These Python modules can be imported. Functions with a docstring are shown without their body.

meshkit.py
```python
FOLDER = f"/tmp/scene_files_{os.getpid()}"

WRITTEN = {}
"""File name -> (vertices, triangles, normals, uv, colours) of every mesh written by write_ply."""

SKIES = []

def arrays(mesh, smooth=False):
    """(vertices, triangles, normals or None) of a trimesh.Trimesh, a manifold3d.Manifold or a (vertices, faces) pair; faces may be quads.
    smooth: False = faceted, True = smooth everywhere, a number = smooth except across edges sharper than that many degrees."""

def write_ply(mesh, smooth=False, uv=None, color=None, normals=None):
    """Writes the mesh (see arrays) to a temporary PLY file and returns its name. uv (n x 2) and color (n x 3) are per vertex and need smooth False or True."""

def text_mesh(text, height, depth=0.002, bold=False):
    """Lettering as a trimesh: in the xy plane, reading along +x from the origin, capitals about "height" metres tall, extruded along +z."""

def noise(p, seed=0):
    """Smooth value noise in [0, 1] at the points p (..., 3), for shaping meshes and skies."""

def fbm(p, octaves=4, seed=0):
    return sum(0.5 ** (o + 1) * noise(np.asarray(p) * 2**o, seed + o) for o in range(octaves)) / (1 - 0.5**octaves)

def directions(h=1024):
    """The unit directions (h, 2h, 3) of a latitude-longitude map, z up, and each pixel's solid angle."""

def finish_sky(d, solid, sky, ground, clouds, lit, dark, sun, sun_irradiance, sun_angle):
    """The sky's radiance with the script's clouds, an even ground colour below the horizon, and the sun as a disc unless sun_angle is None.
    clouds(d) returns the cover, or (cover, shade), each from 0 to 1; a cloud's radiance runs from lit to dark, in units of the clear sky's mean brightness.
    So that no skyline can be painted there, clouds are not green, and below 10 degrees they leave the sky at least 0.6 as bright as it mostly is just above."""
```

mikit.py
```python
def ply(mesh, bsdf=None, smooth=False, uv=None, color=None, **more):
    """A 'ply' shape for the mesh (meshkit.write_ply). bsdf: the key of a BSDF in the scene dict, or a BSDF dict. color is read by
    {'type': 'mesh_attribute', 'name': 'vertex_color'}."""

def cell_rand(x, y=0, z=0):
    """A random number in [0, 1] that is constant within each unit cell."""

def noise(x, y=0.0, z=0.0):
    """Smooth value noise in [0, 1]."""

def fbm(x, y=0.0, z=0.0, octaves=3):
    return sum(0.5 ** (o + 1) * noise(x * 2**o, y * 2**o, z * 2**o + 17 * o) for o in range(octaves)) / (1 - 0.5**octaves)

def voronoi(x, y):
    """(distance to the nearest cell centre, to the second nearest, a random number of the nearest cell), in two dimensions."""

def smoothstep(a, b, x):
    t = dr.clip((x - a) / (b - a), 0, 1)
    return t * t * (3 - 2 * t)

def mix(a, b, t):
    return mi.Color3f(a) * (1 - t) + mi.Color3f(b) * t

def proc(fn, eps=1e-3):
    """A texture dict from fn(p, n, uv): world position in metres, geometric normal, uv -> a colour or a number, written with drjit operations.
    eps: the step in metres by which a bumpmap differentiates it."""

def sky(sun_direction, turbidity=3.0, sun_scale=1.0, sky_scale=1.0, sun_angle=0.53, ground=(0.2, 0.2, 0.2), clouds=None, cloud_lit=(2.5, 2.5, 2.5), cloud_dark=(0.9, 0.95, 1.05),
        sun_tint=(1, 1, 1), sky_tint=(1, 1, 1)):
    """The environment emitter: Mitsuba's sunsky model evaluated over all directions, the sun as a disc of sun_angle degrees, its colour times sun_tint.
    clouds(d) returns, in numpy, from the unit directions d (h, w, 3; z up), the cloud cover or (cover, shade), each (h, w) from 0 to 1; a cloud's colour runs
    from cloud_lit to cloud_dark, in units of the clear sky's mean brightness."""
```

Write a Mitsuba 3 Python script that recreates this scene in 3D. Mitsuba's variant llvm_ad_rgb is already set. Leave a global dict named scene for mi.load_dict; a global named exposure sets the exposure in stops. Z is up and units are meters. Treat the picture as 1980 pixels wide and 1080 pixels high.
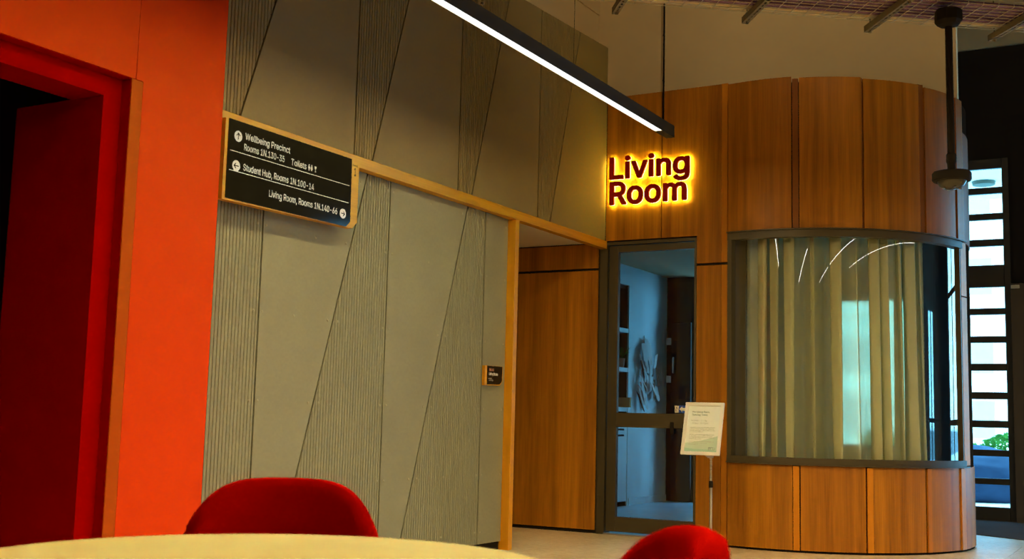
import math
import numpy as np
import trimesh
import manifold3d as m3
import shapely.geometry as sg
import drjit as dr
import mitsuba as mi
import meshkit
import mikit
from mikit import noise, fbm, mix, smoothstep, cell_rand

T = mi.ScalarTransform4f
rng = np.random.default_rng(7)
scene, labels = {}, {}

# ------------------------------------------------------------------ camera, sky, exposure
exposure = 0.14
CAM = np.array([0.0, 0.0, 1.0])
YAW, PITCH, ROLL = math.radians(29.5867), math.radians(6.8333), math.radians(1.4197)
FWD = np.array([math.cos(PITCH) * math.cos(YAW), math.cos(PITCH) * math.sin(YAW), math.sin(PITCH)])
_r = np.cross(FWD, [0, 0, 1.0])
_r /= np.linalg.norm(_r)
UP = -math.sin(ROLL) * _r + math.cos(ROLL) * np.cross(_r, FWD)
scene['camera'] = {'type': 'thinlens', 'fov': math.degrees(2 * math.atan(990 / 2252.54)), 'fov_axis': 'x', 'near_clip': 0.05, 'far_clip': 500.0,
                   'aperture_radius': 0.0035, 'focus_distance': 9.0,
                   'to_world': T().look_at(origin=CAM.tolist(), target=(CAM + FWD).tolist(), up=UP.tolist())}


def overcast(d):
    return 0.75 + 0.25 * meshkit.fbm(d * 3.0, 3), 0.35 * meshkit.fbm(d * 2.0 + 5, 3)


SKY_SCALE = 46.0
scene['sky'] = mikit.sky((0.5, -0.5, 0.7), turbidity=4.0, sun_scale=0.0, sky_scale=SKY_SCALE, ground=(0.25, 0.26, 0.27), clouds=overcast,
                         cloud_lit=(0.42, 1.65, 2.65), cloud_dark=(0.30, 1.28, 2.0), sky_tint=(0.5, 1.0, 1.3))
LAMP = [262.0, 190.0, 84.0]           # linear pendant diffusers
BULKHEAD_FILL = [5.6, 4.3, 2.15]               # added fill spots that brighten the plaster bulkhead
HALO = [50.0, 45.0, 5.0]            # amber light behind the letters

# ------------------------------------------------------------------ helpers


def numbered(key, taken):
    if key not in taken:
        return key
    k = 1
    while f'{key}_{k:03d}' in taken:
        k += 1
    return f'{key}_{k:03d}'


def note(key, label=None, cat=None, group=None, kind=None):
    d = {}
    for a, b in (('label', label), ('category', cat), ('group', group), ('kind', kind)):
        if b:
            d[a] = b
    if d:
        labels[key] = d


def add(key, mesh, bsdf, label=None, cat=None, group=None, kind=None, smooth=False, emit=None, shape=None, to_world=None):
    key = numbered(key, scene)
    s = dict(shape) if shape is not None else mikit.ply(mesh, bsdf, smooth)
    if emit is not None:
        s['emitter'] = {'type': 'area', 'radiance': {'type': 'rgb', 'value': emit}}
    if to_world is not None:
        s['to_world'] = to_world
    scene[key] = s
    note(key, label, cat, group, kind)
    return key


THINGS = set()


def thing(name, label=None, cat=None, group=None, kind=None):
    key = numbered(name, THINGS)
    THINGS.add(key)
    note(key, label, cat, group, kind)
    return key


def cat_(*ms):
    return trimesh.util.concatenate([m for m in ms if m is not None])


def box(x0, x1, y0, y1, z0, z1):
    m = trimesh.creation.box(extents=(abs(x1 - x0), abs(y1 - y0), abs(z1 - z0)))
    m.apply_translation(((x0 + x1) / 2, (y0 + y1) / 2, (z0 + z1) / 2))
    return m


def from_man(m):
    q = m.to_mesh()
    return trimesh.Trimesh(q.vert_properties[:, :3], q.tri_verts, process=False)


def cbox(x0, x1, y0, y1, z0, z1, b=0.002):
    """box with bevelled edges"""
    x0, x1, y0, y1, z0, z1 = min(x0, x1), max(x0, x1), min(y0, y1), max(y0, y1), min(z0, z1), max(z0, z1)
    pts = []
    for sx in (0, 1):
        for sy in (0, 1):
            for sz in (0, 1):
                for k in range(3):
                    p = [x1 if sx else x0, y1 if sy else y0, z1 if sz else z0]
                    for j in range(3):
                        if j != k:
                            p[j] += -b if (sx, sy, sz)[j] else b
                    pts.append(p)
    return from_man(m3.Manifold.hull_points(np.array(pts)))


def prism_xz(poly, y0, y1):
    """polygon in (x, z) extruded from y0 to y1"""
    m = trimesh.creation.extrude_polygon(sg.Polygon(poly), y1 - y0, engine='earcut')
    v = m.vertices.copy()
    m2 = trimesh.Trimesh(np.c_[v[:, 0], y0 + v[:, 2], v[:, 1]], m.faces[:, ::-1], process=False)
    return m2


def prism_yz(poly, x0, x1):
    m = trimesh.creation.extrude_polygon(sg.Polygon(poly), x1 - x0, engine='earcut')
    v = m.vertices.copy()
    return trimesh.Trimesh(np.c_[x0 + v[:, 2], v[:, 0], v[:, 1]], m.faces, process=False)


def prism_xy(poly, z0, z1):
    m = trimesh.creation.extrude_polygon(sg.Polygon(poly), z1 - z0, engine='earcut')
    m.apply_translation((0, 0, z0))
    return m


def tube(p, q, r, sides=8):
    return trimesh.creation.cylinder(radius=r, segment=[p, q], sections=sides)


def tube_path(pts, r, sides=8):
    pts = np.asarray(pts, float)
    t = np.gradient(pts, axis=0)
    t /= np.linalg.norm(t, axis=1, keepdims=True)
    a = np.cross(t, [0.0, 0.0, 1.0])
    bad = np.linalg.norm(a, axis=1) < 0.2
    a[bad] = np.cross(t[bad], [1.0, 0, 0])
    a /= np.linalg.norm(a, axis=1, keepdims=True)
    b = np.cross(t, a)
    g = np.arange(sides) * 2 * np.pi / sides
    v = pts[:, None] + r * (np.cos(g)[None, :, None] * a[:, None] + np.sin(g)[None, :, None] * b[:, None])
    n = len(pts)
    f = []
    for i in range(n - 1):
        for j in range(sides):
            k = (j + 1) % sides
            f += [[i * sides + j, (i + 1) * sides + j, (i + 1) * sides + k], [i * sides + j, (i + 1) * sides + k, i * sides + k]]
    v = np.vstack([v.reshape(-1, 3), pts[:1], pts[-1:]])
    for j in range(sides):
        k = (j + 1) % sides
        f += [[n * sides, j, k], [n * sides + 1, (n - 1) * sides + k, (n - 1) * sides + j]]
    m = trimesh.Trimesh(v, f, process=False)
    if m.volume < 0:
        m.invert()
    return m


def lathe(profile, at=(0, 0, 0), sections=48):
    m = trimesh.creation.revolve(np.array(profile, float), sections=sections)
    if m.volume < 0:
        m.invert()
    m.apply_translation(at)
    return m


def arc_solid(c, r0, r1, a0, a1, z0, z1, step=2.0):
    """curved slab between radii r0 < r1 and angles a0 < a1 (degrees)"""
    n = max(2, int(math.ceil((a1 - a0) / step)) + 1)
    a = np.radians(np.linspace(a0, a1, n))
    pts = [(c[0] + r1 * math.cos(t), c[1] + r1 * math.sin(t)) for t in a] + [(c[0] + r0 * math.cos(t), c[1] + r0 * math.sin(t)) for t in a[::-1]]
    return prism_xy(pts, z0, z1)


def lay_text(text, height, width, origin, right, up, depth=0.0015, bold=False):
    """lettering laid on a plane: squeezed to the width, reading along right from origin"""
    m = meshkit.text_mesh(text, height, 1.0, bold)
    v = m.vertices.copy()
    x0, x1 = v[:, 0].min(), v[:, 0].max()
    right, up, origin = np.array(right, float), np.array(up, float), np.array(origin, float)
    n = np.cross(right, up)
    s = width / (x1 - x0)
    w = origin + (v[:, :1] - x0) * s * right + v[:, 1:2] * up + v[:, 2:3] * depth * n
    return trimesh.Trimesh(w, m.faces, process=False)


def lay_flat(polys, origin, right, up, depth=0.0015):
    """2-D polygons on a plane"""
    out = []
    right, up, origin = np.array(right, float), np.array(up, float), np.array(origin, float)
    n = np.cross(right, up)
    for p in polys:
        m = trimesh.creation.extrude_polygon(p if hasattr(p, 'exterior') else sg.Polygon(p), 1.0, engine='earcut')
        v = m.vertices
        out.append(trimesh.Trimesh(origin + v[:, :1] * right + v[:, 1:2] * up + v[:, 2:3] * depth * n, m.faces, process=False))
    return cat_(*out)


# ------------------------------------------------------------------ materials
def rgb(*c):
    return {'type': 'rgb', 'value': list(c)}


def mat(name, color, rough=0.6, spec=0.3, metallic=0.0, **more):
    b = {'type': 'principled', 'base_color': rgb(*color) if isinstance(color, (tuple, list)) else color, 'roughness': rough, 'specular': spec, 'metallic': metallic, **more}
    scene['mat_' + name] = {'type': 'twosided', 'bsdf': b}
    return 'mat_' + name


def wood(name, dark, light, rough=0.45, seed=0.0, spec=0.2):
    def fn(p, n, uv):
        band = noise(p.x * 9 + seed, p.y * 9 + seed, p.z * 0.12)
        band2 = noise(p.x * 26 + seed, p.y * 26 - seed, p.z * 0.35)
        grain = noise(p.x * 170, p.y * 170 + seed, p.z * 4.0)
        fig = fbm(p.x * 38 + 3.0 * noise(p.x * 5, p.y * 5, p.z * 1.6), p.y * 38, p.z * 1.1 + seed, 3)
        t = dr.clip(0.5 + 1.5 * (0.42 * band + 0.28 * band2 + 0.16 * grain + 0.3 * fig - 0.58), 0, 1)
        return mix(dark, light, t)
    return mat(name, mikit.proc(fn), rough, spec)


def wood_along_x(name, dark, light, rough=0.4, spec=0.2):
    def fn(p, n, uv):
        g = noise(p.x * 2.5, p.y * 120, p.z * 120)
        b = fbm(p.x * 1.2, p.y * 22, p.z * 26, 3)
        knot = smoothstep(0.80, 0.88, noise(p.x * 3.7, p.z * 30, 4.0))
        return mix(mix(dark, light, dr.clip(0.35 * g + 0.7 * b, 0, 1)), dark, 0.6 * knot)
    return mat(name, mikit.proc(fn), rough, spec)


def speckle(name, a, b, scale, rough=0.6, spec=0.3, **more):
    def fn(p, n, uv):
        t = 0.55 * fbm(p.x * scale, p.y * scale, p.z * scale, 3) + 0.45 * fbm(p.x * 2.2, p.y * 2.2, p.z * 2.2, 2)
        return mix(a, b, dr.clip(t * 1.4 - 0.2, 0, 1))
    return mat(name, mikit.proc(fn), rough, spec, **more)


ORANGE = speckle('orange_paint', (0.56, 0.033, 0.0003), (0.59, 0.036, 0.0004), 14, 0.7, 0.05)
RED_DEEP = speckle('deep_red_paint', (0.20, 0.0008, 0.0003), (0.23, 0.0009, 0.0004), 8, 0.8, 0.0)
LIP = speckle('copper_edge_paint', (0.31, 0.047, 0.003), (0.34, 0.053, 0.0035), 10, 0.7, 0.03)
PANEL = speckle('grey_fibre_cement', (0.160, 0.166, 0.118), (0.192, 0.198, 0.143), 60, 0.66, 0.2)
PANEL_UP = speckle('brown_grey_fibre_cement', (0.158, 0.125, 0.056), (0.188, 0.150, 0.070), 60, 0.66, 0.2)
RIVET = mat('rivet_head', (0.23, 0.23, 0.17), 0.35, 0.5)
BLACKGAP = mat('dark_gap', (0.012, 0.010, 0.008), 0.95, 0.0)
BEAM = wood_along_x('pine_beam', (0.47, 0.175, 0.006), (0.66, 0.29, 0.012))
POST = wood('pine_post', (0.47, 0.175, 0.006), (0.66, 0.29, 0.012), seed=3.0)
WOODS = [wood('veneer_a', (0.150, 0.042, 0.002), (0.47, 0.178, 0.010), seed=0.0), wood('veneer_b', (0.145, 0.040, 0.002), (0.44, 0.160, 0.009), seed=11.0),
         wood('veneer_c', (0.165, 0.047, 0.002), (0.50, 0.190, 0.012), seed=23.0)]
FIN = wood('solid_batten', (0.44, 0.145, 0.006), (0.60, 0.22, 0.012), seed=5.0)
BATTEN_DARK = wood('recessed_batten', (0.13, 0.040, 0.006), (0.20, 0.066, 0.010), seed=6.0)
BRONZE = mat('bronze_aluminium', (0.024, 0.018, 0.008), 0.5, 0.3)
HOUSING = mat('lamp_housing', (0.020, 0.018, 0.013), 0.7, 0.08)
BLACK = mat('black_powdercoat', (0.007, 0.006, 0.005), 0.75, 0.06)
CHAR = mat('charcoal_frame', (0.022, 0.024, 0.027), 0.5, 0.4)
BEIGE = speckle('beige_plaster', (0.66, 0.53, 0.33), (0.71, 0.57, 0.36), 6, 0.85, 0.1)
CREAM = speckle('cream_plaster', (0.70, 0.60, 0.42), (0.75, 0.64, 0.46), 6, 0.85, 0.1)
WHITE = mat('white_paint', (0.78, 0.77, 0.74), 0.5, 0.3)
ROOMDAYLIT = mat('daylight_tinted_joinery', (0.60, 0.79, 0.86), 0.5, 0.25)  # white joinery, with the blue daylight cast mixed into its base colour
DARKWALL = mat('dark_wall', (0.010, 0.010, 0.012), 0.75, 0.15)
BROWNWALL = mat('brown_wall_panel', (0.055, 0.048, 0.042), 0.6, 0.25)
CEIL = mat('dark_ceiling', (0.27, 0.215, 0.13), 0.9, 0.05)
HALLWALL = mat('hall_wall_paint', (0.42, 0.38, 0.30), 0.8, 0.1)
TILE = speckle('stone_tile', (0.52, 0.43, 0.27), (0.70, 0.61, 0.42), 34, 0.42, 0.4)
SCREED = mat('tile_joint', (0.36, 0.30, 0.20), 0.8, 0.2)
CARPET = speckle('dark_carpet', (0.035, 0.034, 0.036), (0.06, 0.058, 0.062), 90, 0.95, 0.05)
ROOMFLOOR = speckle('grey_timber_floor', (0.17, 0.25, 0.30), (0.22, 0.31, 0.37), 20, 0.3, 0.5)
FABRIC = speckle('red_wool', (0.17, 0.0011, 0.0004), (0.20, 0.0013, 0.0006), 160, 0.9, 0.0, sheen=1.0, sheen_tint=1.0)
TABLETOP = wood_along_x('pale_ply_top', (0.84, 0.57, 0.20), (0.90, 0.63, 0.24), 0.85, 0.02)
STEEL = mat('brushed_steel', (0.62, 0.60, 0.55), 0.3, 0.5, 1.0)
GALV = mat('galvanised_steel', (0.11, 0.098, 0.066), 0.7, 0.2)
WIRE = mat('zinc_wire', (0.62, 0.57, 0.44), 0.45, 0.5, 0.3)
PURPLE = mat('purple_cable', (0.11, 0.050, 0.125), 0.5, 0.3)
CABLECREAM = mat('cream_cable', (0.82, 0.70, 0.44), 0.5, 0.3)
LETTER = mat('maroon_letter', (0.42, 0.006, 0.004), 0.45, 0.3)
GLASSBLACK = mat('black_sign_face', (0.004, 0.004, 0.003), 0.08, 0.15)
SIGNWHITE = mat('sign_white', (0.88, 0.87, 0.82), 0.5, 0.2)
SIGNRED = mat('sign_orange_text', (0.80, 0.34, 0.20), 0.5, 0.2)
INK = mat('dark_ink', (0.09, 0.045, 0.01), 0.6, 0.2)
WHITEFRAME = mat('white_snap_frame', (0.86, 0.84, 0.76), 0.35, 0.5)
PAPER = mat('poster_paper', (0.80, 0.87, 0.79), 0.45, 0.4)
PAPERGREEN = mat('poster_green', (0.36, 0.60, 0.47), 0.45, 0.4)
PAPERMIST = mat('poster_mist', (0.52, 0.68, 0.55), 0.45, 0.4)
POSTERINK = mat('poster_ink', (0.20, 0.30, 0.22), 0.6, 0.2)
POSTERPALE = mat('poster_pale_ink', (0.45, 0.53, 0.43), 0.6, 0.2)
STICKBLUE = mat('sticker_blue', (0.02, 0.07, 0.42), 0.5, 0.3)
DOMEGREY = mat('smoked_dome', (0.014, 0.013, 0.011), 0.15, 0.25)
scene['mat_curtain'] = {'type': 'principledthin', 'base_color': rgb(0.66, 0.67, 0.40), 'roughness': 0.12, 'diff_trans': 0.40, 'spec_trans': 0.27, 'spec_tint': 0.0, 'eta': 1.2}
scene['mat_leaf'] = {'type': 'principledthin', 'base_color': rgb(0.05, 0.13, 0.02), 'roughness': 0.5, 'diff_trans': 0.5}
scene['mat_glass'] = {'type': 'thindielectric', 'int_ior': 1.5}
PALEPAPER = mat('grey_paper', (0.62, 0.63, 0.63), 0.8, 0.1)
BROWNPAPER = mat('brown_paper', (0.15, 0.06, 0.03), 0.8, 0.1)
NICHE = mat('dark_niche', (0.06, 0.028, 0.014), 0.7, 0.15)
CARD = mat('tan_card', (0.42, 0.30, 0.13), 0.8, 0.1)
CLAY = mat('clay_pot', (0.35, 0.16, 0.09), 0.7, 0.2)
OUTWALL = mat('white_facade', (0.90, 0.89, 0.86), 0.8, 0.1)
OUTGLASS = mat('facade_glass', (0.56, 0.52, 0.50), 0.2, 0.5)
OUTPAVE = mat('terrace_paving', (0.70, 0.71, 0.72), 0.8, 0.1)
BEANBAG = speckle('blue_outdoor_fabric', (0.016, 0.028, 0.055), (0.026, 0.042, 0.08), 5, 0.8, 0.2)

# ------------------------------------------------------------------ floor
fl = thing('floor', kind='structure')
TX0, TX1, TY0, TY1, TS = 3.6, 13.2, -2.4, 6.6, 0.6
add('floor__screed', cat_(box(-7, 14.28, -5.4, 7.6, -0.2, -0.012), box(-7, TX0, -5.4, 7.6, -0.012, 0), box(TX1, 14.28, -5.4, 7.6, -0.012, -0.001),
                          box(TX0, TX1, -5.4, TY0, -0.012, 0), box(TX0, TX1, TY1, 7.6, -0.012, 0)), SCREED)
tile_shape = mikit.ply(cbox(-TS / 2 + 0.0015, TS / 2 - 0.0015, -TS / 2 + 0.0015, TS / 2 - 0.0015, -0.012, 0, 0.0012), TILE)
for i in range(int(round((TX1 - TX0) / TS))):
    for j in range(int(round((TY1 - TY0) / TS))):
        cx, cy = TX0 + (i + 0.5) * TS, TY0 + (j + 0.5) * TS
        if (cx > 9.9 and cy > 1.9) or cx > 12.6 or (cx < 7.8 and cy > 4.8) or (cx > 11.4 and cy < -0.9):
            continue
        add('floor__tile', None, None, shape=tile_shape, to_world=T().translate([cx, cy, float(rng.uniform(-0.0006, 0))]))
add('floor__carpet', prism_xy([(12.25, 1.72), (11.45, 0.40), (10.6, -1.0), (14.27, -1.0), (14.27, 2.2), (12.54, 2.2)], 0.0005, 0.006), CARPET)
add('floor__room_boards', prism_xy([(9.80, 2.2), (9.80, 5.75), (14.27, 5.75), (14.27, 2.35), (12.4, 2.35), (11.5, 1.75), (10.6, 1.75), (9.95, 2.1)], 0.0005, 0.008), ROOMFLOOR)

# ------------------------------------------------------------------ grey panelled wall (left)
thing('wall_left', kind='structure')
YL, YU, YF = 4.56, 4.51, 4.49
add('wall_left__backing', cat_(box(4.4, 7.95, 4.578, 4.72, 0, 2.66), box(4.4, 9.67, 4.53, 4.60, 2.652, 4.40)), BLACKGAP)
add('wall_left__end_lining', box(7.955, 7.995, 4.655, 7.4, 0, 2.64), WHITE)


def ribbed(poly, y, pitch, depth=0.0045, x_from=None):
    """panel with vertical grooves on its front: groove profile extruded along z, cut by the panel's outline in (x, z)"""
    p = np.array(poly)
    x0, x1, z0, z1 = p[:, 0].min() - 0.05, p[:, 0].max() + 0.05, p[:, 1].min() - 0.01, p[:, 1].max() + 0.01
    prof, x = [(x0, y)], x0 + pitch / 2
    while x < x1 - pitch:
        prof += [(x - 0.0036, y), (x - 0.0022, y + depth), (x + 0.0022, y + depth), (x + 0.0036, y)]
        x += pitch
    prof += [(x1, y), (x1, y + 0.014), (x0, y + 0.014)]
    cs = m3.CrossSection([np.array(prof)], m3.FillRule.NonZero)
    slab = cs.extrude(z1 - z0).translate([0, 0, z0])
    pm = m3.CrossSection([p], m3.FillRule.NonZero).extrude(0.2)  # x, z -> x, y
    pm = pm.rotate([90, 0, 0]).translate([0, y + 0.1, 0])
    return from_man(slab ^ pm)


def flat_panel(poly, y):
    return prism_xz(poly, y, y + 0.014)


g = 0.0065                                                  # half a joint
ZB, ZT = 0.066, 2.64


def J2(z):
    return 5.478 + (z - 0.608) * 0.3025


def J4(z):
    return 6.603 + (z - 0.194) * 0.3063


J0 = lambda z: J2(z) - 1.25
lower = [
    ('rib', [(4.40, ZB), (5.09 - g, ZB), (5.09 - g, ZT), (4.40, ZT)]),
    ('flat', [(5.09 + g, ZB), (J2(ZB) - g, ZB), (J2(ZT) - g, ZT), (5.09 + g, ZT)]),
    ('rib', [(J2(ZB) + g, ZB), (6.335 - g, ZB), (6.335 - g, ZT), (J2(ZT) + g, ZT)]),
    ('flat', [(6.335 + g, ZB), (J4(ZB) - g, ZB), (J4(ZT) - g, ZT), (6.335 + g, ZT)]),
    ('rib', [(J4(ZB) + g, ZB), (7.60 - g, ZB), (7.60 - g, ZT), (J4(ZT) + g, ZT)]),
    ('flat', [(7.60 + g, ZB), (7.949, ZB), (7.949, ZT), (7.60 + g, ZT)]),
]
rows = [0.155, 0.577, 1.070, 1.582, 2.087, 2.510]
riv_shape = mikit.ply(lathe([(0, 0.0048), (0.004, 0.0045), (0.0075, 0.003), (0.0098, 0), (0.0098, -0.001), (0, -0.001)], sections=12), RIVET, 40)
rivets = [[(5.047, z) for z in rows[:5]],
          [(5.119, z) for z in rows[:5]] + [(J2(z) - 0.051, z) for z in rows] + [(5.575, 2.082), (5.40, 1.58), (5.33, 0.577)],
          [(J2(z) + 0.050, z) for z in rows] + [(6.304, z) for z in rows] + [(5.846, 0.577)],
          [(6.378, z) for z in rows] + [(J4(z) - 0.052, z) for z in rows] + [(6.835, 2.511), (6.827, 2.088)],
          [(J4(z) + 0.048, z) for z in rows] + [(7.564, z) for z in rows] + [(7.108, 0.577), (7.098, 0.157)],
          [(7.636, z) for z in rows] + [(7.917, z) for z in rows]]
for (kind, poly), rv in zip(lower, rivets):
    k = add('wall_left__panel', ribbed(poly, YL, 0.027) if kind == 'rib' else flat_panel(poly, YL), PANEL)
    for x, z in rv:
        add(k + '__rivet', None, None, shape=riv_shape, to_world=T().translate([x, YL, z]).rotate([1, 0, 0], 90))


def U(k, z):                                                # the slanting joints above the beam, 1.25 m apart
    x0, x1 = [(4.800, 5.340), (6.050, 6.535), (7.300, 7.807), (8.566, 9.075)][k]
    return x0 + (z - 2.65) * (x1 - x0) / 1.78


V = [5.855, 7.108, 8.345]
top = lambda x: 4.43 + 0.046 * (x - 8.34)
ZU = 2.652
upper = [('rib', 4.40, 'U0'), ('flat', 'U0', V[0]), ('rib', V[0], 'U1'), ('flat', 'U1', V[1]), ('rib', V[1], 'U2'), ('flat', 'U2', V[2]), ('rib', V[2], 'U3'), ('flat', 'U3', 9.668)]
for kind, a, b in upper:
    f = lambda e, z: U(int(e[1]), z) if isinstance(e, str) else e
    ga, gb = (0 if a == 4.40 else g), (0 if b == 9.668 else g)
    zt = 4.44
    poly = [(f(a, ZU) + ga, ZU), (f(b, ZU) - gb, ZU), (f(b, zt) - gb, top(f(b, zt))), (f(a, zt) + ga, top(f(a, zt)))]
    add('wall_left__panel', ribbed(poly, YU, 0.027) if kind == 'rib' else flat_panel(poly, YU), PANEL_UP)
add('wall_left__upper_plaster', cat_(box(4.4, 10.6, 5.06, 5.2, 2.7, 6.5), box(4.4, 10.6, 5.045, 5.07, 5.19, 6.5)), BEIGE)

# golden timber beam and post
tr = thing('trim_1', kind='structure')
scene['trim_1'] = mikit.ply(cbox(4.40, 9.668, YF, 4.556, 2.576, 2.650, 0.003), BEAM)
scene['trim_2'] = mikit.ply(cbox(7.950, 8.010, YF, 4.66, 0.0, 2.575, 0.003), POST)
for k in ('trim_1', 'trim_2'):
    note(k, kind='structure')
# passage behind the post
scene['ceiling_passage'] = mikit.ply(box(7.99, 9.70, 4.557, 7.4, 2.640, 2.70), CREAM)
note('ceiling_passage', kind='structure')
scene['wall_passage_end'] = mikit.ply(box(7.99, 9.70, 7.4, 7.5, 0, 2.7), HALLWALL)
note('wall_passage_end', kind='structure')

# ------------------------------------------------------------------ orange-red wall with its opening (near left)
thing('wall_near', kind='structure')
YR = 4.35
add('wall_near__panel', box(3.944, 4.497, YR, 4.557, 0, 2.602), ORANGE)
add('wall_near__panel', box(3.899, 4.497, YR, 4.557, 2.602, 5.2), ORANGE)
add('wall_near__panel', box(-7, 3.896, YR, 4.557, 2.602, 5.2), ORANGE)
add('wall_near__panel', box(-7, 2.2, YR, 4.557, 0, 2.602), ORANGE)
add('wall_near__edge_board', cbox(3.871, 3.9438, YR - 0.001, 4.557, 0, 2.600, 0.002), LIP)
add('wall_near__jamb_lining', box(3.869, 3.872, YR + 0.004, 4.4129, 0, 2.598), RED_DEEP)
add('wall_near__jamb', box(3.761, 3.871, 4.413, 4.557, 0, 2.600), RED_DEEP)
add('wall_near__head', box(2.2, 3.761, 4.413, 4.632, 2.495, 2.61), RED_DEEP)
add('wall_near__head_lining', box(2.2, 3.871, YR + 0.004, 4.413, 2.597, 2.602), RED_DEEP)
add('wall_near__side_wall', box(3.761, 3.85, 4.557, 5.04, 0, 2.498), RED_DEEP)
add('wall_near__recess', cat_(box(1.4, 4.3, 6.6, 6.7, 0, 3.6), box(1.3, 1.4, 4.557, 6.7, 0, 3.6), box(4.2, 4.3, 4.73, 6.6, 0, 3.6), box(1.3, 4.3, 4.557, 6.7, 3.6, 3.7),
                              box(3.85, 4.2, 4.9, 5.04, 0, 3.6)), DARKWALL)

# ------------------------------------------------------------------ timber-clad wall with the door (back)
thing('wall_back', kind='structure')
XB = 9.67
add('wall_back__backing', cat_(box(9.688, 9.80, 4.56, 7.4, 0, 4.0), box(9.688, 9.80, 3.25, 4.56, 2.645, 3.99), box(9.688, 9.80, 3.25, 3.62, 0, 2.645)), BLACKGAP)


def clad(poly, k, x=XB, t=0.016):
    return add('wall_back__panel', prism_yz(poly, x, x + t), WOODS[k % 3])


jg = 0.004
clad([(4.578, 0.03), (5.72 - 0.002, 0.03), (5.72 - 0.002, 2.383), (4.578, 2.383)], 2)
clad([(4.578, 2.405), (5.72 - 0.002, 2.405), (5.72 - 0.002, 2.630), (4.578, 2.630)], 0)
clad([(5.724, 0.03), (7.0, 0.03), (7.0, 2.383), (5.724, 2.383)], 1)
clad([(5.724, 2.405), (7.0, 2.405), (7.0, 2.630), (5.724, 2.630)], 2)
clad([(3.961, 2.652), (4.506, 2.652), (4.506, 4.004), (3.961, 4.004)], 0)
clad([(3.392, 2.405), (3.618, 2.405), (3.618, 2.652), (3.954, 2.652), (3.954, 4.004), (3.392, 4.004)], 1)
clad([(3.392, 0.02), (3.618, 0.02), (3.618, 2.383), (3.392, 2.383)], 2)
for z0, z1 in ((0.02, 2.383), (2.405, 4.006)):
    add('wall_back__batten', cbox(XB - 0.006, XB + 0.017, 3.335, 3.389, z0, z1, 0.002), FIN)

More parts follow.
